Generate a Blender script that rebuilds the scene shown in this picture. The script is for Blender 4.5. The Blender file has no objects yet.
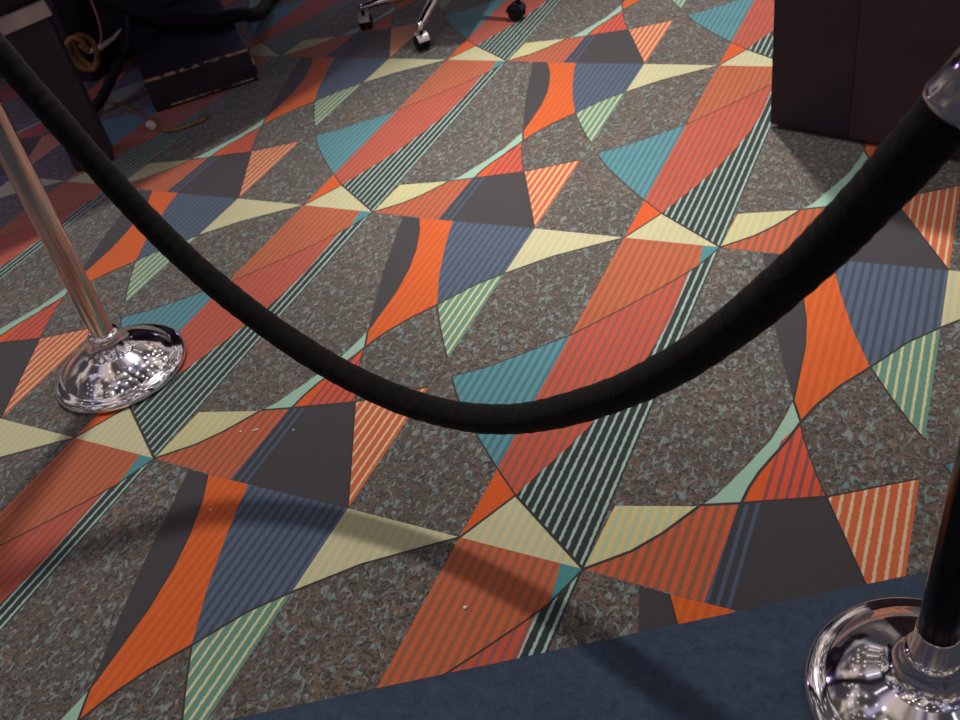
import bpy, bmesh, math, random
from mathutils import Vector, Matrix, Euler
from mathutils.geometry import delaunay_2d_cdt

random.seed(7)
sc = bpy.context.scene
COL = sc.collection
PI = math.pi
S = 0.9144                       # carpet repeat, metres

# ------------------------------------------------------------------ helpers
def lin(c):
    return tuple(((v / 255) / 12.92 if v / 255 <= 0.04045 else ((v / 255 + 0.055) / 1.055) ** 2.4) for v in c) + (1.0,)

def obj(name, bm, mats, parent=None, smooth=False):
    me = bpy.data.meshes.new(name)
    bm.normal_update()
    bm.to_mesh(me); bm.free()
    for m in (mats if isinstance(mats, (list, tuple)) else [mats]):
        me.materials.append(m)
    if smooth:
        for p in me.polygons: p.use_smooth = True
    o = bpy.data.objects.new(name, me)
    COL.objects.link(o)
    if parent: o.parent = parent
    return o

def tag(o, label, cat, group=None, kind=None):
    o['label'] = label; o['category'] = cat
    if group: o['group'] = group
    if kind: o['kind'] = kind
    return o

def thing(name, label, cat, loc=(0, 0, 0), rotz=0.0, group=None):
    o = bpy.data.objects.new(name, None)
    o.empty_display_size = 0.05
    COL.objects.link(o)
    o.location = loc; o.rotation_euler = (0, 0, rotz)
    return tag(o, label, cat, group)

def add_box(bm, size, loc=(0, 0, 0), rot=(0, 0, 0), bevel=0.0, seg=2):
    b = bmesh.new()
    bmesh.ops.create_cube(b, size=1.0)
    bmesh.ops.scale(b, vec=size, verts=b.verts)
    if bevel:
        bmesh.ops.bevel(b, geom=b.edges[:], offset=bevel, segments=seg, profile=0.5, affect='EDGES')
    b.transform(Matrix.Translation(loc) @ Euler(rot).to_matrix().to_4x4())
    me = bpy.data.meshes.new('t'); b.to_mesh(me); b.free()
    bm.from_mesh(me); bpy.data.meshes.remove(me)

def add_lathe(bm, prof, seg=48, mat=None):
    """profile of (r, z) pairs, turned about z; mat is an optional 4x4 transform"""
    rings = []
    for r, z in prof:
        if r < 1e-6:
            v = Vector((0, 0, z)); rings.append([bm.verts.new(mat @ v if mat else v)])
        else:
            ring = []
            for i in range(seg):
                a = 2 * PI * i / seg
                v = Vector((r * math.cos(a), r * math.sin(a), z))
                ring.append(bm.verts.new(mat @ v if mat else v))
            rings.append(ring)
    for a, b in zip(rings, rings[1:]):
        for i in range(seg):
            j = (i + 1) % seg
            if len(a) == 1 and len(b) == 1: continue
            if len(a) == 1: bm.faces.new((a[0], b[j], b[i])) if False else bm.faces.new((a[0], b[i], b[j]))
            elif len(b) == 1: bm.faces.new((a[i], a[j], b[0]))
            else: bm.faces.new((a[i], a[j], b[j], b[i]))
    bmesh.ops.recalc_face_normals(bm, faces=bm.faces[:])

def add_tube(bm, pts, rad, seg=16, cap=True):
    pts = [Vector(p) for p in pts]
    n = len(pts)
    rads = rad if isinstance(rad, (list, tuple)) else [rad] * n
    up = Vector((0.13, 0.31, 0.94)).normalized()
    prev = None; rings = []
    for i in range(n):
        t = (pts[min(i + 1, n - 1)] - pts[max(i - 1, 0)]).normalized()
        if prev is None:
            s = t.cross(up)
            if s.length < 1e-3: s = t.cross(Vector((1, 0, 0)))
            s.normalize()
        else:
            s = (prev - t * prev.dot(t)).normalized()
        prev = s
        b = t.cross(s)
        rings.append([bm.verts.new(pts[i] + rads[i] * (math.cos(2 * PI * k / seg) * s + math.sin(2 * PI * k / seg) * b)) for k in range(seg)])
    for a, b in zip(rings, rings[1:]):
        for k in range(seg):
            bm.faces.new((a[k], a[(k + 1) % seg], b[(k + 1) % seg], b[k]))
    if cap:
        bm.faces.new(rings[0]); bm.faces.new(rings[-1][::-1])
    bmesh.ops.recalc_face_normals(bm, faces=bm.faces[:])

def spline(ctrl, n):
    """Catmull-Rom through control points"""
    P = [Vector(p) for p in ctrl]
    P = [2 * P[0] - P[1]] + P + [2 * P[-1] - P[-2]]
    out = []; m = len(P) - 3
    for i in range(n):
        t = i / (n - 1) * m; k = min(int(t), m - 1); f = t - k
        a, b, c, d = P[k:k + 4]
        out.append(0.5 * ((2 * b) + (c - a) * f + (2 * a - 5 * b + 4 * c - d) * f * f + (3 * b - a - 3 * c + d) * f ** 3))
    return out

# ------------------------------------------------------------------ materials
def mat_new(name):
    m = bpy.data.materials.new(name); m.use_nodes = True
    nt = m.node_tree
    return m, nt, nt.nodes['Principled BSDF']

def N(nt, t, **kw):
    n = nt.nodes.new(t)
    for k, v in kw.items():
        if k.startswith('i_'): n.inputs[int(k[2:])].default_value = v
        else: setattr(n, k, v)
    return n

def math_node(nt, op, a, b=None, c=None):
    n = nt.nodes.new('ShaderNodeMath'); n.operation = op
    for i, v in enumerate((a, b, c)):
        if v is None: continue
        if hasattr(v, 'is_linked'): nt.links.new(v, n.inputs[i])
        else: n.inputs[i].default_value = v
    return n.outputs[0]

def mix_col(nt, fac, a, b):
    n = nt.nodes.new('ShaderNodeMix'); n.data_type = 'RGBA'
    for idx, v in ((0, fac), (6, a), (7, b)):
        if hasattr(v, 'is_linked'): nt.links.new(v, n.inputs[idx])
        else: n.inputs[idx].default_value = v
    return n.outputs[2]

def smoothstep(nt, val, lo, hi):
    n = nt.nodes.new('ShaderNodeMapRange'); n.interpolation_type = 'SMOOTHSTEP'
    nt.links.new(val, n.inputs[0]); n.inputs[1].default_value = lo; n.inputs[2].default_value = hi
    return n.outputs[0]

def noise(nt, vec, scale, detail=2.0, dist=0.0, rough=0.5):
    n = nt.nodes.new('ShaderNodeTexNoise')
    nt.links.new(vec, n.inputs['Vector'])
    n.inputs['Scale'].default_value = scale; n.inputs['Detail'].default_value = detail
    n.inputs['Distortion'].default_value = dist; n.inputs['Roughness'].default_value = rough
    return n.outputs[0]

PER = 55.0 / S          # woven stripes per metre
def carpet(name, base, stripe=None, duty=0.5, phase=0.0, stripe_fade=1.0, per=PER, mottle=0.16, blotch=0.0):
    """cut pile carpet: plain colour or stripes running along the roll (y)"""
    m, nt, bs = mat_new(name)
    co = nt.nodes.new('ShaderNodeTexCoord').outputs['Object']
    col = lin(base)
    bump_src = noise(nt, co, 420, 2.0)
    if stripe:
        sx = nt.nodes.new('ShaderNodeSeparateXYZ'); nt.links.new(co, sx.inputs[0])
        wob = noise(nt, co, 120, 1.0)
        u = math_node(nt, 'MULTIPLY_ADD', sx.outputs[0], per, phase)
        u = math_node(nt, 'ADD', u, math_node(nt, 'MULTIPLY', math_node(nt, 'SUBTRACT', wob, 0.5), 0.22))
        fr = math_node(nt, 'FRACT', u)
        tri = math_node(nt, 'ABSOLUTE', math_node(nt, 'MULTIPLY_ADD', fr, 2.0, -1.0))   # 0 at stripe centre .5
        f = smoothstep(nt, tri, duty + 0.10, duty - 0.10)
        f = math_node(nt, 'MULTIPLY', f, stripe_fade)
        colour = mix_col(nt, f, lin(base), lin(stripe))
    else:
        rgb = nt.nodes.new('ShaderNodeRGB'); rgb.outputs[0].default_value = col
        colour = rgb.outputs[0]
    n1 = noise(nt, co, 300, 3.0); n2 = noise(nt, co, 9, 3.0)
    k = math_node(nt, 'ADD', math_node(nt, 'MULTIPLY', n1, mottle * 1.6), math_node(nt, 'MULTIPLY', n2, mottle))
    k = math_node(nt, 'ADD', k, 1.0 - mottle * 1.3)
    if blotch: k = math_node(nt, 'ADD', k, math_node(nt, 'MULTIPLY', math_node(nt, 'SUBTRACT', noise(nt, co, 55, 4.0, 0.3, 0.65), 0.5), blotch))
    hsv = nt.nodes.new('ShaderNodeHueSaturation'); nt.links.new(colour, hsv.inputs['Color']); nt.links.new(k, hsv.inputs['Value'])
    nt.links.new(hsv.outputs[0], bs.inputs['Base Color'])
    bs.inputs['Roughness'].default_value = 0.95
    bs.inputs['Specular IOR Level'].default_value = 0.12
    bs.inputs['Sheen Weight'].default_value = 0.30
    bs.inputs['Sheen Roughness'].default_value = 0.5
    b = nt.nodes.new('ShaderNodeBump'); b.inputs['Strength'].default_value = 0.35; b.inputs['Distance'].default_value = 0.004
    nt.links.new(bump_src, b.inputs['Height']); nt.links.new(b.outputs[0], bs.inputs['Normal'])
    return m

def heather(name):
    """loop pile tweed: dark brown ground with teal grey and rust flecks"""
    m, nt, bs = mat_new(name)
    co = nt.nodes.new('ShaderNodeTexCoord').outputs['Object']
    mp = nt.nodes.new('ShaderNodeMapping'); nt.links.new(co, mp.inputs[0]); mp.inputs['Scale'].default_value = (1, 0.62, 1)
    mp.inputs['Rotation'].default_value = (0, 0, 0.5)
    mp2 = nt.nodes.new('ShaderNodeMapping'); nt.links.new(co, mp2.inputs[0]); mp2.inputs['Scale'].default_value = (0.6, 1, 1)
    mp2.inputs['Rotation'].default_value = (0, 0, -0.35); mp2.inputs['Location'].default_value = (3.1, 1.7, 0)
    a = noise(nt, mp.outputs[0], 98, 1.3, 1.0)
    b = noise(nt, mp2.outputs[0], 96, 1.6, 1.2)
    c = noise(nt, co, 170, 1.0, 0.8)
    d = noise(nt, co, 4.0, 2.0)
    e = noise(nt, mp.outputs[0], 75, 1.0, 1.8)
    col = mix_col(nt, smoothstep(nt, c, 0.35, 0.65), lin((58, 54, 52)), lin((94, 89, 83)))
    rust = mix_col(nt, smoothstep(nt, d, 0.35, 0.65), lin((92, 81, 73)), lin((113, 91, 77)))
    col = mix_col(nt, smoothstep(nt, b, 0.48, 0.60), col, rust)
    teal = mix_col(nt, smoothstep(nt, e, 0.35, 0.65), lin((100, 121, 122)), lin((126, 135, 131)))
    col = mix_col(nt, smoothstep(nt, a, 0.53, 0.66), col, teal)
    nt.links.new(col, bs.inputs['Base Color'])
    bs.inputs['Roughness'].default_value = 0.95
    bs.inputs['Specular IOR Level'].default_value = 0.12
    bs.inputs['Sheen Weight'].default_value = 0.35
    bp = nt.nodes.new('ShaderNodeBump'); bp.inputs['Strength'].default_value = 0.6; bp.inputs['Distance'].default_value = 0.006
    nt.links.new(a, bp.inputs['Height']); nt.links.new(bp.outputs[0], bs.inputs['Normal'])
    return m

def simple(name, base, rough=0.5, metal=0.0, spec=0.5, var=0.0, scale=30, sheen=0.0, bump=0.0, bscale=200):
    m, nt, bs = mat_new(name)
    bs.inputs['Base Color'].default_value = lin(base)
    bs.inputs['Roughness'].default_value = rough; bs.inputs['Metallic'].default_value = metal
    bs.inputs['Specular IOR Level'].default_value = spec
    bs.inputs['Sheen Weight'].default_value = sheen
    co = nt.nodes.new('ShaderNodeTexCoord').outputs['Object']
    if var:
        n = noise(nt, co, scale, 3.0)
        dark = tuple(max(0, v * (1 - var)) for v in base); lite = tuple(min(255, v * (1 + var)) for v in base)
        nt.links.new(mix_col(nt, smoothstep(nt, n, 0.3, 0.7), lin(dark), lin(lite)), bs.inputs['Base Color'])
    if bump:
        b = nt.nodes.new('ShaderNodeBump'); b.inputs['Strength'].default_value = bump; b.inputs['Distance'].default_value = 0.003
        nt.links.new(noise(nt, co, bscale, 3.0), b.inputs['Height']); nt.links.new(b.outputs[0], bs.inputs['Normal'])
    return m

MATS = {
 'heather':   heather('heather_tweed_pile'),
 'o1':        carpet('orange_brown_striped_pile', (188, 95, 58), (150, 90, 66), 0.46, 0.25),
 'o1b':       carpet('red_orange_violet_striped_pile', (188, 82, 56), (138, 83, 80), 0.36, 0.25),
 'osol':      carpet('bright_orange_pile', (206, 86, 34)),
 'dark':      carpet('dark_green_mint_striped_pile', (44, 53, 52), (156, 180, 170), 0.30, 0.90, mottle=0.2),
 'teal':      carpet('teal_striped_pile', (88, 140, 147), (68, 115, 128), 0.45, 0.25),
 'teal_s':    carpet('teal_pile', (72, 134, 138)),
 'cream':     carpet('cream_striped_pile', (202, 188, 144), (180, 186, 154), 0.5, 0.0),
 'cream2':    carpet('cream_mint_striped_pile', (206, 187, 130), (176, 187, 150), 0.55, 0.4),
 'o2':        carpet('rust_striped_pile', (192, 90, 58), (140, 88, 64), 0.46, 0.25),
 'mint':      carpet('mint_pile', (150, 184, 166)),
 't1':        carpet('red_orange_wide_striped_pile', (206, 80, 54), (128, 74, 72), 0.34, 0.1),
 'nv':        carpet('charcoal_blue_striped_pile', (56, 58, 64), (76, 84, 102), 0.38, 0.55),
 'char':      carpet('charcoal_pile', (62, 59, 62)),
 't2':        carpet('orange_cream_striped_pile', (198, 98, 60), (208, 188, 152), 0.29, 0.15, mottle=0.2),
 'ns':        carpet('slate_blue_striped_pile', (80, 94, 114), (62, 72, 90), 0.42, 0.25),
 'green':     carpet('green_cream_striped_pile', (98, 140, 124), (200, 196, 148), 0.29, 0.15, mottle=0.2),
 'o3':        carpet('orange_faint_striped_pile', (208, 95, 38), (196, 87, 35), 0.5, 0.2),
 'line':      carpet('dark_outline_pile', (58, 53, 52)),
}
MKEYS = list(MATS)
M_BORDER = carpet('blue_border_pile', (52, 66, 84), mottle=0.5, blotch=1.3)
M_CHROME = simple('polished_chrome', (236, 230, 232), 0.085, 1.0)
M_POLE = simple('brushed_chrome', (206, 192, 184), 0.2, 1.0)
M_POLE2 = simple('chrome_dark_reflection', (74, 62, 62), 0.14, 1.0)  # chrome darkened so the colour carries a black reflection
M_ROPE = simple('black_velvet', (17, 14, 13), 0.9, 0.0, 0.1, 0.35, 70, 0.07, 0.5, 260)
M_DARKBOX = simple('dark_brown_laminate', (46, 36, 48), 0.55, 0, 0.35, 0.12, 6)
M_DARKBOX2 = simple('reddish_brown_laminate', (63, 46, 55), 0.55, 0, 0.35, 0.12, 6)
M_BLACK = simple('black_plastic', (44, 38, 49), 0.5, 0, 0.4, 0.15, 14)  # black lifted towards violet, haze put into the colour
M_RUBBER = simple('black_rubber', (27, 23, 30), 0.7, 0, 0.3, 0.15, 30)  # also lifted a little for the violet haze
M_GREYMET = simple('grey_metal', (196, 186, 184), 0.4, 0.2, 0.5, 0.1, 10)
M_YELLOW = simple('ochre_cable_sheath', (140, 104, 44), 0.5, 0, 0.5, 0.2, 40)
M_TAN = simple('tan_cord', (186, 146, 108), 0.6, 0, 0.4, 0.1, 40)
M_WHITE = simple('white_nylon', (212, 204, 190), 0.5, 0, 0.5, 0.08, 40)
M_SEAT = simple('black_seat_fabric', (26, 25, 30), 0.9, 0, 0.2, 0.2, 80, 0.1)
M_LINT = simple('white_lint', (225, 222, 215), 0.9, 0, 0.2, 0.06, 200)

def scuffed(name):
    m, nt, bs = mat_new(name)
    co = nt.nodes.new('ShaderNodeTexCoord').outputs['Object']
    n = noise(nt, co, 26, 5.0, 0.4, 0.65); n2 = noise(nt, co, 5, 2.0)
    f = smoothstep(nt, math_node(nt, 'ADD', n, math_node(nt, 'MULTIPLY', n2, 0.25)), 0.56, 0.70)
    nt.links.new(mix_col(nt, f, lin((44, 36, 40)), lin((196, 154, 122))), bs.inputs['Base Color'])
    bs.inputs['Roughness'].default_value = 0.75
    return m
M_SCUFF = scuffed('scuffed_tan_edge')

# ------------------------------------------------------------------ carpet pattern (one repeat, in units of the repeat)
ARC = [(0, 0), (-.032, -.085), (-.066, -.142), (-.108, -.207), (-.159, -.282), (-.205, -.345), (-.244, -.398), (-.333, -.488), (-.390, -.545), (-.457, -.594)]
BAND = [(-.182, -.876), (-.160, -.812), (-.141, -.765), (-.121, -.71), (-.104, -.655), (-.084, -.58), (-.067, -.50), (-.053, -.42), (-.044, -.34), (-.042, -.286), (-.044, -.2), (-.046, -.112)]
CR = [(0, 0), (.069, .062), (.110, .116), (.155, .193)]
MINT_U = [(.160, .198), (.178, .225), (.198, .272), (.220, .326), (.245, .394), (.256, .453), (.264, .507)]
MINT_L = [(.288, .452), (.271, .391), (.254, .345), (.240, .305), (.230, .262), (.225, .222)]
T1R = [(.288, .448), (.299, .412), (.320, .364), (.340, .320), (.363, .276)]
NS_B = [(.507, -.205), (.449, -.268), (.390, -.360)]
NS_L = [(.390, -.360), (.342, -.253), (.302, -.140), (.277, -.06), (.264, -.004)]
O3_B = [(.390, -.360), (.344, -.427), (.311, -.488), (.288, -.548)]
O3_L = [(.264, -.493), (.261, -.423), (.256, -.32), (.243, -.235), (.222, -.155), (.190, -.07), (.155, -.005)]
CL_B = [(.756, 0), (.700, -.040), (.602, -.112), (.507, -.205)]
G_L = [(.390, -.360), (.433, -.432), (.478, -.501), (.507, -.540)]
TE_L = [(-.457, -.594), (-.430, -.632), (-.401, -.668), (-.312, -.759), (-.245, -.822)]
SHAPES = [
 ('o1',  [(-.244, 0), (-.042, 0), (-.032, -.085)] + ARC[2:7]),
 ('o1b', ARC[6:1:-1] + [(-.046, -.112)] + BAND[-2::-1] + [(-.244, -.822)]),
 ('osol', [(-.244, -.822), (-.182, -.876), (-.244, -1.0)]),
 ('dark', BAND + [(-.032, -.085), (0, 0), (0, -1.0)]),
 ('teal_s', [(0, 0), (-.042, 0), (-.032, -.085)]),
 ('cream', [(-.244, 0), (-.182, .124), (0, 0)]),
 ('cream2', CR + [(.009, .152)]),
 ('o2', CR + [(.222, .220), (.214, -.004)]),
 ('mint', MINT_U + MINT_L),
 ('osol', [(.288, .448)] + MINT_L[1:] + [(.258, .234)]),
 ('t1', T1R + [(.256, .233), (.262, .39)]),
 ('nv', [(.222, .220), (.262, .236), (.264, -.004), (.214, -.004)]),
 ('char', [(.262, .236), (.363, .276), (.507, 0), (.264, -.004)]),
 ('t2', [(.363, .276), (.507, .362), (.507, .002)]),
 ('ns', [(.507, 0)] + NS_B + NS_L[1:]),
 ('cream', [(.507, 0)] + CL_B),
 ('green', NS_B + G_L[1:]),
 ('o3', [(.155, -.005), (.264, -.004)] + NS_L[-2::-1] + O3_B[1:] + O3_L[:-1]),
 ('char', [(.103, -.005), (.155, -.005)] + O3_L[-2::-1] + [(.220, -.376), (.176, -.250), (.140, -.13)]),
 ('teal', ARC[9:5:-1] + TE_L[:0:-1]),
]
def strip(line, w):
    P = [Vector(p) for p in line]; L = []; R = []
    for i in range(len(P)):
        t = (P[min(i + 1, len(P) - 1)] - P[max(i - 1, 0)]).normalized(); n = Vector((-t.y, t.x)) * w / 2
        L.append(P[i] + n); R.append(P[i] - n)
    return [[tuple(L[i]), tuple(L[i + 1]), tuple(R[i + 1]), tuple(R[i])] for i in range(len(P) - 1)]
LINES = []
for ln, w in ((ARC[:7], .0042), (CR, .006), (CL_B, .005), ([(-.182, .124), (0, 0)], .006), (G_L, .004), (TE_L, .004), (NS_B, .005), (O3_B, .006), (O3_L, .004),
              (MINT_L, .006), ([(.155, .196), (.222, .220), (.262, .236), (.363, .276)], .006), ([(-.244, 0), (-.182, .124)], .005),
              ([(.363, .276), (.507, 0)], .004), ([(-.244, -.822), (-.182, -.876)], .004), ([(.264, .507), (.288, .450)], .005), (ARC[6:], .003), ([(.363, .276), (.507, .362)], .004), (T1R, .003)):
    LINES += strip(ln, w)

def build_cell():
    """planar arrangement of one unit repeat -> verts, [(face, material index)]"""
    vs = []; faces = []; keys = []
    def add(poly, key):
        # make counter clockwise
        a = sum(poly[i][0] * poly[(i + 1) % len(poly)][1] - poly[(i + 1) % len(poly)][0] * poly[i][1] for i in range(len(poly)))
        if a < 0: poly = poly[::-1]
        i0 = len(vs)
        vs.extend(Vector(p) for p in poly)
        faces.append(list(range(i0, i0 + len(poly)))); keys.append(key)
    add([(0, 0), (1, 0), (1, 1), (0, 1)], 'heather')
    for di in (-1, 0, 1, 2):
        for dj in (-1, 0, 1, 2):
            for key, poly in SHAPES:
                q = [(x + di, y + dj) for x, y in poly]
                if max(p[0] for p in q) < 0 or min(p[0] for p in q) > 1 or max(p[1] for p in q) < 0 or min(p[1] for p in q) > 1: continue
                add(q, key)
    for di in (-1, 0, 1, 2):
        for dj in (-1, 0, 1, 2):
            for poly in LINES:
                q = [(x + di, y + dj) for x, y in poly]
                if max(p[0] for p in q) < 0 or min(p[0] for p in q) > 1 or max(p[1] for p in q) < 0 or min(p[1] for p in q) > 1: continue
                add(q, 'line')
    ov, oe, of, _, _, orig = delaunay_2d_cdt(vs, [], faces, 0, 1e-6)
    out = []
    for f, og in zip(of, orig):
        c = sum((ov[i] for i in f), Vector((0, 0))) / len(f)
        if not (0 < c.x < 1 and 0 < c.y < 1) or not og: continue
        out.append((f, keys[max(og)]))
    return ov, out

# seam between the patterned carpet and the plain blue border
SEAM_P = Vector((0.916, -0.156)); SEAM_D = Vector((0.850, 0.527)).normalized()
SEAM_N = Vector((SEAM_D.y, -SEAM_D.x))         # points to the border side
ov, cellf = build_cell()
bm = bmesh.new()
for ci in range(-5, 3):
    for cj in range(-2, 5):
        vm = {}
        for f, key in cellf:
            fv = []
            for i in f:
                if i not in vm: vm[i] = bm.verts.new(((ov[i].x + ci) * S, (ov[i].y + cj) * S, 0))
                fv.append(vm[i])
            try: nf = bm.faces.new(fv)
            except ValueError: continue
            nf.material_index = MKEYS.index(key)
bmesh.ops.remove_doubles(bm, verts=bm.verts, dist=1e-5)
g = bm.verts[:] + bm.edges[:] + bm.faces[:]
bmesh.ops.bisect_plane(bm, geom=g, plane_co=(SEAM_P.x, SEAM_P.y, 0), plane_no=(SEAM_N.x, SEAM_N.y, 0), clear_outer=True)
for f in bm.faces:
    if f.normal.z < 0: f.normal_flip()
floor = obj('floor', bm, [MATS[k] for k in MKEYS])
tag(floor, 'patterned casino carpet of orange, teal, navy and cream shards on grey tweed', 'carpet', kind='structure')

bm = bmesh.new()
a = SEAM_P - SEAM_D * 5.5; b = SEAM_P + SEAM_D * 3.2
q = [a, b, b + SEAM_N * 2.6, a + SEAM_N * 2.6]
f = bm.faces.new([bm.verts.new((p.x, p.y, 0)) for p in q])
if f.normal.z < 0: f.normal_flip()
bm.normal_update()
if f.normal.z < 0: f.normal_flip()
border = obj('trim_1', bm, M_BORDER)
tag(border, 'plain dark blue carpet border strip along the patterned carpet', 'carpet border', kind='structure')

# ------------------------------------------------------------------ stanchions
BASE = [(0, 0), (.140, 0), (.1495, .003), (.151, .008), (.1490, .014), (.1440, .0185), (.136, .0215), (.126, .0235), (.122, .0270), (.115, .0335), (.104, .0415), (.090, .0500),
        (.074, .0575), (.060, .0630), (.050, .0680), (.0430, .0745), (.0385, .082), (.0355, .090), (.0345, .096)]
def stanchion(label, x, y, lean=(0, 0), pole_mat=None, glint_sleeve=0.0):
    t = thing('stanchion', label, 'rope stanchion', (x, y, 0), 0, 'chrome rope stanchions')
    b = bmesh.new(); add_lathe(b, BASE, 96); obj('base', b, M_CHROME, t, True)
    rot = Euler((lean[0], lean[1], 0)).to_matrix().to_4x4()
    Tm = Matrix.Translation((0, 0, .096)) @ rot
    b = bmesh.new(); add_lathe(b, [(.0345, -.004), (.036, .000), (.036, .010), (.033, .014), (.0268, .017), (.0266, .017 + glint_sleeve), (.0250, .018 + glint_sleeve)], 64, Tm); obj('collar', b, M_CHROME, t, True)  # extra bright length imitates the base mirrored in the pole foot
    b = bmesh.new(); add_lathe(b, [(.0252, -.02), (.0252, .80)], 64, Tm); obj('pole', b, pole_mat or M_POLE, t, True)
    b = bmesh.new(); add_lathe(b, [(.0252, .79), (.034, .795), (.036, .80), (.036, .845), (.034, .85), (.026, .856), (.0, .875)], 64, Tm)
    head = obj('head', b, M_CHROME, t, True)
    return t, Tm
stL, TL = stanchion('chrome rope stanchion with its whole round base on the patterned carpet', -.272, .210, (math.radians(-0.6), math.radians(2.2)))
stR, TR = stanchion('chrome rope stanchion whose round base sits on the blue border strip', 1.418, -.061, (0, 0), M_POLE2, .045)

# ------------------------------------------------------------------ velvet rope
LB = Vector((-.272, .210, 0)); RB = Vector((1.418, -.061, 0)); RD = (RB - LB); RLEN = RD.length; RD.normalize()
SZ = [(.105, .905), (.135, .845), (.178, .768), (.224, .702), (.268, .640), (.318, .566), (.372, .492), (.420, .440), (.481, .387), (.550, .340), (.641, .290), (.754, .246),
      (.888, .226), (1.003, .241), (1.101, .275), (1.161, .307), (1.299, .401), (1.384, .486), (1.443, .556), (1.516, .656), (1.544, .701), (1.577, .754), (1.600, .795), (1.631, .851)]
ctrl = [LB + RD * s + Vector((0, 0, z)) for s, z in SZ]
for _ in range(2):
    ctrl = [ctrl[0]] + [(ctrl[i - 1] + ctrl[i] * 4 + ctrl[i + 1]) / 6 for i in range(1, len(ctrl) - 1)] + [ctrl[-1]]
path = spline(ctrl, 420)
rope = thing('velvet_rope', 'black velvet barrier rope sagging between the two chrome stanchions', 'barrier rope', tuple(path[210]))
inv = -path[210]
rads = []
for i, p in enumerate(path):
    k = i / 419
    r = .0228 + .0034 * max(0, (k - .62) / .38)
    rads.append(r * (1 + .016 * math.sin(i * 1.05 + 1.3 * math.sin(i * .19)) + .012 * math.sin(i * .21) + random.uniform(-.006, .006)))
bm = bmesh.new(); add_tube(bm, [p + inv for p in path], rads, 40)
obj('velvet_sleeve', bm, M_ROPE, rope, True)
def ferrule(p, d, length):
    d = d.normalized()
    M = Matrix.Translation(p + inv) @ d.to_track_quat('Z', 'Y').to_matrix().to_4x4()
    b = bmesh.new()
    add_lathe(b, [(.0, -.002), (.0272, -.004), (.0285, 0), (.0285, .006), (.0272, .009), (.0272, length - .012), (.0285, length - .009), (.0285, length - .002), (.024, length + .004), (.008, length + .010), (0, length + .010)], 48, M)
    o = obj('ferrule', b, M_CHROME, rope, True)
    return p + d * (length + .008), d
for end, a_, b_, st in ((0, path[0], path[6], LB), (1, path[-1], path[-8], RB)):
    tip, d = ferrule(a_, a_ - b_, .055 if end else .07)
    # snap hook arcs from the ferrule into the stanchion's head
    tgt = (TL @ Vector((.028, 0, .80)) + LB) if end == 0 else (RB + Vector((-.026, 0.004, .93)))
    b = bmesh.new(); mid = (tip + tgt) / 2 + Vector((0, 0, .018))
    add_tube(b, [p + inv for p in spline([tip - d * .01, tip + d * .008, mid, tgt], 18)], .005, 12)
    obj('snap_hook', b, M_CHROME, rope, True)

# ------------------------------------------------------------------ swivel chair
CX, CY = -.398, 2.207
chair = thing('swivel_chair', 'swivel office chair with chrome legs and black casters beyond the rope', 'office chair', (CX, CY, 0), math.atan2(1.901 - CY, -.345 - CX))
RC = .312
for i in range(5):
    R = Matrix.Rotation(2 * PI * i / 5, 4, 'Z')
    b = bmesh.new()                                   # tapering rounded spoke
    secs = []
    for t_, w, h, z in ((.035, .024, .026, .108), (.12, .021, .022, .104), (.22, .017, .017, .096), (.30, .0145, .013, .088), (.325, .012, .010, .084)):
        ring = []
        for k in range(12):
            a = 2 * PI * k / 12
            ring.append(b.verts.new(R @ Vector((t_, w * math.cos(a), z + h * math.sin(a)))))
        secs.append(ring)
    for p, q_ in zip(secs, secs[1:]):
        for k in range(12): b.faces.new((p[k], p[(k + 1) % 12], q_[(k + 1) % 12], q_[k]))
    b.faces.new(secs[0]); b.faces.new(secs[-1][::-1])
    bmesh.ops.recalc_face_normals(b, faces=b.faces[:])
    obj('leg', b, M_CHROME, chair, True)
    # caster: twin wheels under a swivel hood
    ang = (0.7, 0.1, 2.2, -0.9, 1.5)[i]
    CM = R @ Matrix.Translation((RC, 0, 0)) @ Matrix.Rotation(ang, 4, 'Z')
    b = bmesh.new()
    for s in (-1, 1):
        W = CM @ Matrix.Translation((-.012, s * .013, .0285)) @ Matrix.Rotation(-s * PI / 2, 4, 'X')
        add_lathe(b, [(0, -.009), (.024, -.009), (.028, -.006), (.0285, 0), (.0275, .006), (.024, .0095), (.012, .0105), (0, .0105)], 28, W)
    wheel = obj('caster', b, M_RUBBER, chair, True)
    b = bmesh.new()
    arc = [(-.012 + .033 * math.cos(a), .0285 + .033 * math.sin(a)) for a in [math.radians(v) for v in range(15, 176, 16)]]
    lo = [[b.verts.new(CM @ Vector((x_, y_, z_))) for x_, z_ in arc] for y_ in (-.020, .020)]
    for k in range(len(arc) - 1): b.faces.new((lo[0][k], lo[0][k + 1], lo[1][k + 1], lo[1][k]))
    for side, y_ in ((0, -.020), (1, .020)):
        c_ = b.verts.new(CM @ Vector((-.012, y_, .030)))
        for k in range(len(arc) - 1): b.faces.new((lo[side][k], lo[side][k + 1], c_))
    bmesh.ops.recalc_face_normals(b, faces=b.faces[:])
    hood = obj('hood', b, M_GREYMET if i != 1 else M_RUBBER, wheel); hood['label'] = 'grey metal caster hood'
    b = bmesh.new(); add_lathe(b, [(.0, .052), (.0065, .052), (.0065, .092), (0, .092)], 16, R @ Matrix.Translation((RC, 0, 0))); obj('stem', b, M_RUBBER, wheel, True)
b = bmesh.new(); add_lathe(b, [(0, .075), (.03, .075), (.042, .085), (.042, .125), (.034, .14), (.0, .14)], 32); obj('hub', b, M_CHROME, chair, True)
b = bmesh.new(); add_lathe(b, [(.026, .13), (.026, .30), (.015, .30), (.015, .42), (0, .42)], 32); obj('gas_lift', b, M_RUBBER, chair, True)
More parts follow.
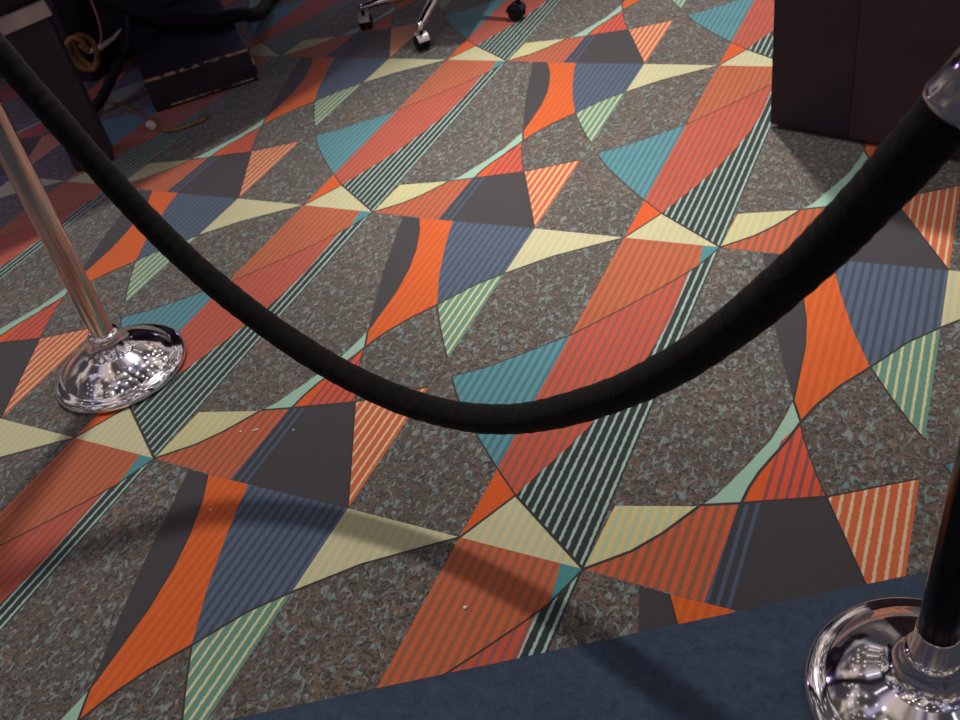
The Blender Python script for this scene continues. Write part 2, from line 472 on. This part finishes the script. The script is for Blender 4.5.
b = bmesh.new(); add_box(b, (.47, .47, .08), (0, 0, .46), (0, 0, 0), .035, 4); obj('seat', b, M_SEAT, chair, True)
b = bmesh.new(); add_box(b, (.06, .42, .46), (-.24, 0, .82), (0, -.12, 0), .028, 4); obj('backrest', b, M_SEAT, chair, True)
b = bmesh.new(); add_tube(b, spline([(-.05, 0, .425), (-.22, 0, .44), (-.265, 0, .56), (-.27, 0, .70)], 16), .014, 12); obj('back_support', b, M_RUBBER, chair, True)

# ------------------------------------------------------------------ dark cabinet, right
cd = Vector((.965, -.264, 0)).normalized()
cab = thing('cabinet', 'tall dark brown cabinet standing on the carpet beyond the right end of the rope', 'cabinet', (.914, 1.474, 0), math.atan2(cd.y, cd.x))
W_, D_, H_ = 1.05, .55, .84
b = bmesh.new(); add_box(b, (W_, D_ - .02, H_ - .03), (W_ / 2, D_ / 2 + .01, (H_ - .03) / 2 + .008), (0, 0, 0), .004); obj('carcass', b, M_DARKBOX, cab)
b = bmesh.new(); add_box(b, (.208, .018, H_ - .05), (.104, .002, (H_ - .05) / 2 + .012), (0, 0, 0), .0015); obj('front_panel', b, M_DARKBOX, cab)
b = bmesh.new(); add_box(b, (W_ - .2085, .018, H_ - .05), (.2085 + (W_ - .2085) / 2, .002, (H_ - .05) / 2 + .012), (0, 0, 0), .0015)
p2 = obj('front_panel', b, M_DARKBOX2, cab); p2['label'] = 'wider reddish brown front panel'
b = bmesh.new(); add_box(b, (W_ - .03, D_ - .04, .012), (W_ / 2, D_ / 2, .006)); obj('plinth', b, M_BLACK, cab)
b = bmesh.new(); add_box(b, (W_ + .02, D_ + .02, .03), (W_ / 2, D_ / 2, H_ - .01), (0, 0, 0), .006); obj('top', b, M_DARKBOX, cab)

# ------------------------------------------------------------------ gaming table, upper left
RAIL = [(-1.54, .615, .405), (-1.018, 1.045, .500)]
tab = thing('gaming_table', 'black gaming table on a square post, unseen top added to shade the floor, loose wires hanging beneath it', 'gaming table', (-1.10, 1.08, 0), 0)
def loc(p): return (p[0] + 1.10, p[1] - 1.08, p[2])
b = bmesh.new(); add_box(b, (.125, .125, .73), loc((-1.135, 1.050, .365)), (0, 0, .81), .008); obj('post', b, M_BLACK, tab)
b = bmesh.new()
poly = [(-2.6, .50), (-1.25, .55), (-.88, .72), (-.74, .98), (-.67, 1.22), (-.60, 1.40), (-.555, 1.62), (-.55, 2.3), (-.75, 2.9), (-2.6, 2.9)]  # unseen top, outline shaped to throw the dark area on the carpet
bot = [b.verts.new(loc((x, y, .73))) for x, y in poly]; top = [b.verts.new(loc((x, y, .78))) for x, y in poly]
b.faces.new(bot[::-1]); b.faces.new(top)
for i in range(len(poly)): b.faces.new((bot[i], bot[(i + 1) % len(poly)], top[(i + 1) % len(poly)], top[i]))
bmesh.ops.recalc_face_normals(b, faces=b.faces[:])
obj('shade_top', b, M_BLACK, tab)
b = bmesh.new()
ap = [(-.70, 1.46), (-.60, 1.62), (-.58, 2.02), (-.9, 2.02), (-1.25, 1.46)]
lo = [b.verts.new(loc((x, y, .38))) for x, y in ap]; hi = [b.verts.new(loc((x, y, .735))) for x, y in ap]
b.faces.new(lo[::-1]); b.faces.new(hi)
for i in range(len(ap)): b.faces.new((lo[i], lo[(i + 1) % len(ap)], hi[(i + 1) % len(ap)], hi[i]))
bmesh.ops.recalc_face_normals(b, faces=b.faces[:])
obj('shade_box', b, M_BLACK, tab)  # unseen block added below the top to deepen the floor shade
b = bmesh.new(); add_box(b, (.72, 1.05, .62), loc((-1.93, 2.03, .42)), (0, 0, 0), .012); obj('cabinet_body', b, M_BLACK, tab)
b = bmesh.new(); add_box(b, (.66, .95, .11), loc((-1.95, 2.05, .055)), (0, 0, 0), .004); obj('plinth', b, M_BLACK, tab)
b = bmesh.new()
ra = Vector(loc(RAIL[0])); rb_ = Vector(loc(RAIL[1])); rd = (rb_ - ra)
add_box(b, (rd.length, .02, .048), (ra + rb_) / 2, (0, -math.atan2(rd.z, math.hypot(rd.x, rd.y)), math.atan2(rd.y, rd.x)), .006)
fr = obj('foot_rail', b, M_GREYMET, tab); fr['label'] = 'grey metal rail crossing the post'

# ------------------------------------------------------------------ scuffed foot box
fa = math.atan2(.724, .690)
fb = thing('foot_box', 'low black box with scuffed tan front edges under a thick black hose', 'box', (-1.135, 1.367, 0), fa)
FW, FD, FH = .373, .72, .118
b = bmesh.new(); add_box(b, (FW, FD, FH), (FW / 2, FD / 2, FH / 2), (0, 0, 0), .006); obj('shell', b, M_BLACK, fb)
b = bmesh.new()
add_box(b, (FW + .003, .006, .010), (FW / 2, -.0005, FH - .004), (0, 0, 0), .002)
add_box(b, (.008, .006, FH - .012), (FW - .002, -.0005, FH / 2 - .003), (0, 0, 0), .002)
add_box(b, (FW * .8, .005, .006), (FW * .55, -.0005, .012), (0, 0, 0), .002)
e_ = obj('edge_trim', b, M_SCUFF, fb); e_['label'] = 'scuffed tan edge'

# ------------------------------------------------------------------ hose and cords
def top_cord(name, label, cat, pts, r, m, n=60, seg=12):
    P = spline(pts, n); o0 = P[0].copy()
    t = thing(name, label, cat, tuple(o0))
    b = bmesh.new(); add_tube(b, [p - o0 for p in P], r, seg)
    return t, b, o0
P = spline([(-1.62, 1.60, .40), (-1.55, 1.68, .27), (-1.46, 1.74, .175), (-1.383, 1.80, .143), (-1.25, 1.81, .143), (-1.142, 1.805, .144), (-1.082, 1.872, .138), (-1.115, 1.98, .092), (-1.21, 2.16, .038), (-1.28, 2.32, .027), (-1.30, 2.7, .026)], 70)
bm = bmesh.new(); add_tube(bm, [p - P[20] for p in P], .0255, 16)
h = obj('black_hose', bm, M_RUBBER, None, True); h.location = P[20]
tag(h, 'thick black hose lying across the scuffed black box', 'hose')

P = spline([(-1.46, 1.69, .20), (-1.40, 1.60, .165), (-1.36, 1.52, .135), (-1.36, 1.40, .07), (-1.385, 1.33, .024), (-1.40, 1.27, .019), (-1.43, 1.22, .018)], 50)
bm = bmesh.new(); add_tube(bm, [p - P[0] for p in P], [.017 + .003 * (math.sin(i * 1.7) > .5) for i in range(50)], 12)
h = obj('taped_cable', bm, M_RUBBER, None, True); h.location = P[0]
tag(h, 'black taped cable dropping from the hose to the floor beside the box', 'cable')

cc = Vector((-1.43, 1.40, .19))                       # ochre coil hanging by the post
P = []
for i in range(120):
    a = i / 119 * 2 * PI * 1.75
    P.append(cc + Vector((.034 * math.cos(a) + .010 * a / 6, .034 * math.cos(a) * .6 + .004 * a, .060 * math.sin(a) + .004 * math.sin(a * 2.3))))
P = [P[0] + Vector((-.012, -.008, .035))] + P
bm = bmesh.new(); add_tube(bm, [p - cc for p in P], .0105, 10)
h = obj('cable_coil', bm, M_YELLOW, None, True); h.location = cc
tag(h, 'ochre yellow cable coiled in a loop behind the black post', 'cable')

P = spline([(-1.52, 1.60, .46), (-1.46, 1.575, .36), (-1.43, 1.55, .27), (-1.44, 1.54, .20), (-1.47, 1.535, .155)], 40)
t = thing('hanging_wire', 'thin tan wire with a white tie hanging under the table', 'wire', tuple(P[-1]))
bm = bmesh.new(); add_tube(bm, [p - P[-1] for p in P], .0038, 10); obj('wire', bm, M_TAN, t, True)
bm = bmesh.new(); add_tube(bm, [(-.035, -.02, -.004), (0, 0, .0), (.045, .04, .02), (.075, .065, .045)], [.009, .012, .008, .003], 10)
k = obj('tie', bm, M_WHITE, t, True); k['label'] = 'white tie'

P = spline([(-1.50, 1.42, .006), (-1.36, 1.405, .006), (-1.24, 1.365, .006), (-1.136, 1.325, .008), (-1.075, 1.295, .010)], 40)
t = thing('power_lead', 'yellow power lead with a white plug lying on the carpet before the box', 'power lead', tuple(P[-1]))
bm = bmesh.new(); add_tube(bm, [p - P[-1] for p in P], .0055, 10); obj('sheath', bm, M_YELLOW, t, True)
bm = bmesh.new(); add_lathe(bm, [(0, 0), (.012, 0), (.015, .006), (.015, .028), (.009, .034), (0, .034)], 20, Matrix.Translation((-.002, -.028, .004)) @ Matrix.Rotation(PI / 2, 4, 'Y') @ Matrix.Rotation(.5, 4, 'X'))
k = obj('plug', bm, M_WHITE, t, True); k['label'] = 'white plug'
P = spline([(-1.02, 1.262, .012), (-.99, 1.245, .010), (-.955, 1.25, .008), (-.92, 1.29, .007), (-.895, 1.335, .007), (-.92, 1.37, .007)], 40)
bm = bmesh.new(); add_tube(bm, [p - P[0] for p in P], .006, 10)
h = obj('yellow_cable', bm, M_YELLOW, None, True); h.location = P[0]
tag(h, 'short curved yellow cable end on dark carpet in front of the box', 'cable')

# ------------------------------------------------------------------ lint
def lint(label, x, y, r, long=1.0, rz=0.0):
    b = bmesh.new(); bmesh.ops.create_icosphere(b, subdivisions=2, radius=r)
    for v in b.verts:
        v.co *= 1 + random.uniform(-.25, .25); v.co.x *= long; v.co.z *= .6
    o = obj('lint_speck', b, M_LINT, None, True); o.location = (x, y, r * .5); o.rotation_euler = (0, 0, rz)
    tag(o, label, 'lint', 'lint specks on the carpet')
lint('small white lint speck on the orange brown stripes near the blue border', .761, -.126, .0034)
lint('tiny white lint speck on the plain orange shard', .206, -.079, .0024)
lint('tiny white lint speck on the rust stripes, rounder of two there', .138, .113, .0026)
lint('thin white thread on the rust stripes near the left stanchion', .167, .126, .0018, 5.0, .75)
lint('tiny white lint speck on the charcoal trapezoid', .247, .147, .0020)

# ------------------------------------------------------------------ light
w = bpy.data.worlds.new('World'); sc.world = w; w.use_nodes = True
wt = w.node_tree
bg = wt.nodes['Background']
gc = wt.nodes.new('ShaderNodeTexCoord').outputs['Generated']
n1 = noise(wt, gc, 4.0, 2.0, 0.6); n2 = noise(wt, gc, 2.2, 1.0)
tint = mix_col(wt, smoothstep(wt, n2, 0.4, 0.6), (0.42, 0.40, 0.56, 1), (0.66, 0.56, 0.50, 1))
sz = wt.nodes.new('ShaderNodeSeparateXYZ'); wt.links.new(gc, sz.inputs[0])
up = smoothstep(wt, sz.outputs[2], 0.0, 0.55)
lum = math_node(wt, 'MULTIPLY_ADD', math_node(wt, 'MULTIPLY', smoothstep(wt, n1, 0.42, 0.64), up), 0.95, 0.10)
wt.links.new(tint, bg.inputs[0]); wt.links.new(lum, bg.inputs[1])

def point(name, p, watt, r, c):
    l = bpy.data.lights.new(name, 'POINT'); l.energy = watt; l.shadow_soft_size = r; l.color = c
    o = bpy.data.objects.new(name, l); o.location = p; COL.objects.link(o); return o
def spot(name, p, tgt, watt, r, c, ang, blend):
    l = bpy.data.lights.new(name, 'SPOT'); l.energy = watt; l.shadow_soft_size = r; l.color = c
    l.spot_size = math.radians(ang); l.spot_blend = blend
    o = bpy.data.objects.new(name, l); o.location = p
    o.rotation_euler = (Vector(tgt) - Vector(p)).to_track_quat('-Z', 'Y').to_euler(); COL.objects.link(o); return o
spot('key_lamp', (-.40, 1.40, 3.0), (-.05, -.10, 0), 228, .09, (1, .95, .88), 84, .9)
spot('rear_lamp', (.35, 2.40, 3.0), (.72, 1.66, 0), 400, .06, (1, .94, .87), 50, .8)
point('violet_fill', (-1.25, 2.28, .50), .9, .06, (.66, .5, 1))  # unseen lamp added to tint the back of the foot box top
point('violet_fill', (-1.75, .80, .66), 3.6, .08, (.62, .42, 1))  # unseen lamp added for the purple cast on the left floor
# ceiling grid of small lamps: fill light and the sparkle in the chrome
cols = [(1, .96, .90), (.98, .88, .98), (.86, .93, 1), (1, .98, .93)]
k = 0
for ix in range(-5, 7):
    for iy in range(-5, 8):
        x = ix * .62 + random.uniform(-.12, .12); y = iy * .62 + random.uniform(-.12, .12)
        if math.hypot(x + .4, y - 1.4) < .3: continue
        point('ceiling_lamp', (x, y, 3.05 + random.uniform(-.1, .1)), 1.05 * (.25 if x < -.5 else (.5 if x > 1.2 else 1)) * (.7 if y < -.3 else 1), .055, cols[k % 4]); k += 1

# ------------------------------------------------------------------ camera
R = ((0.89782528, 0.40688449, -0.16838877), (0.15127071, -0.64410753, -0.74982842), (-0.41355403, 0.64774262, -0.63984573))
cam = bpy.data.cameras.new('camera'); cam.dof.use_dof = True; cam.dof.focus_distance = 1.55; cam.dof.aperture_fstop = 7.0
co = bpy.data.objects.new('camera', cam); COL.objects.link(co)
M3 = Matrix(((R[0][0], -R[1][0], -R[2][0]), (R[0][1], -R[1][1], -R[2][1]), (R[0][2], -R[1][2], -R[2][2])))
co.matrix_world = Matrix.Translation((1.33657369, -.82522159, 1.24236527)) @ M3.to_4x4()
cam.sensor_width = 36.0; cam.lens = 935.67 / 960 * 36.0; cam.clip_start = .02
sc.camera = co
sc.view_settings.view_transform = 'Standard'
sc.view_settings.look = 'None'
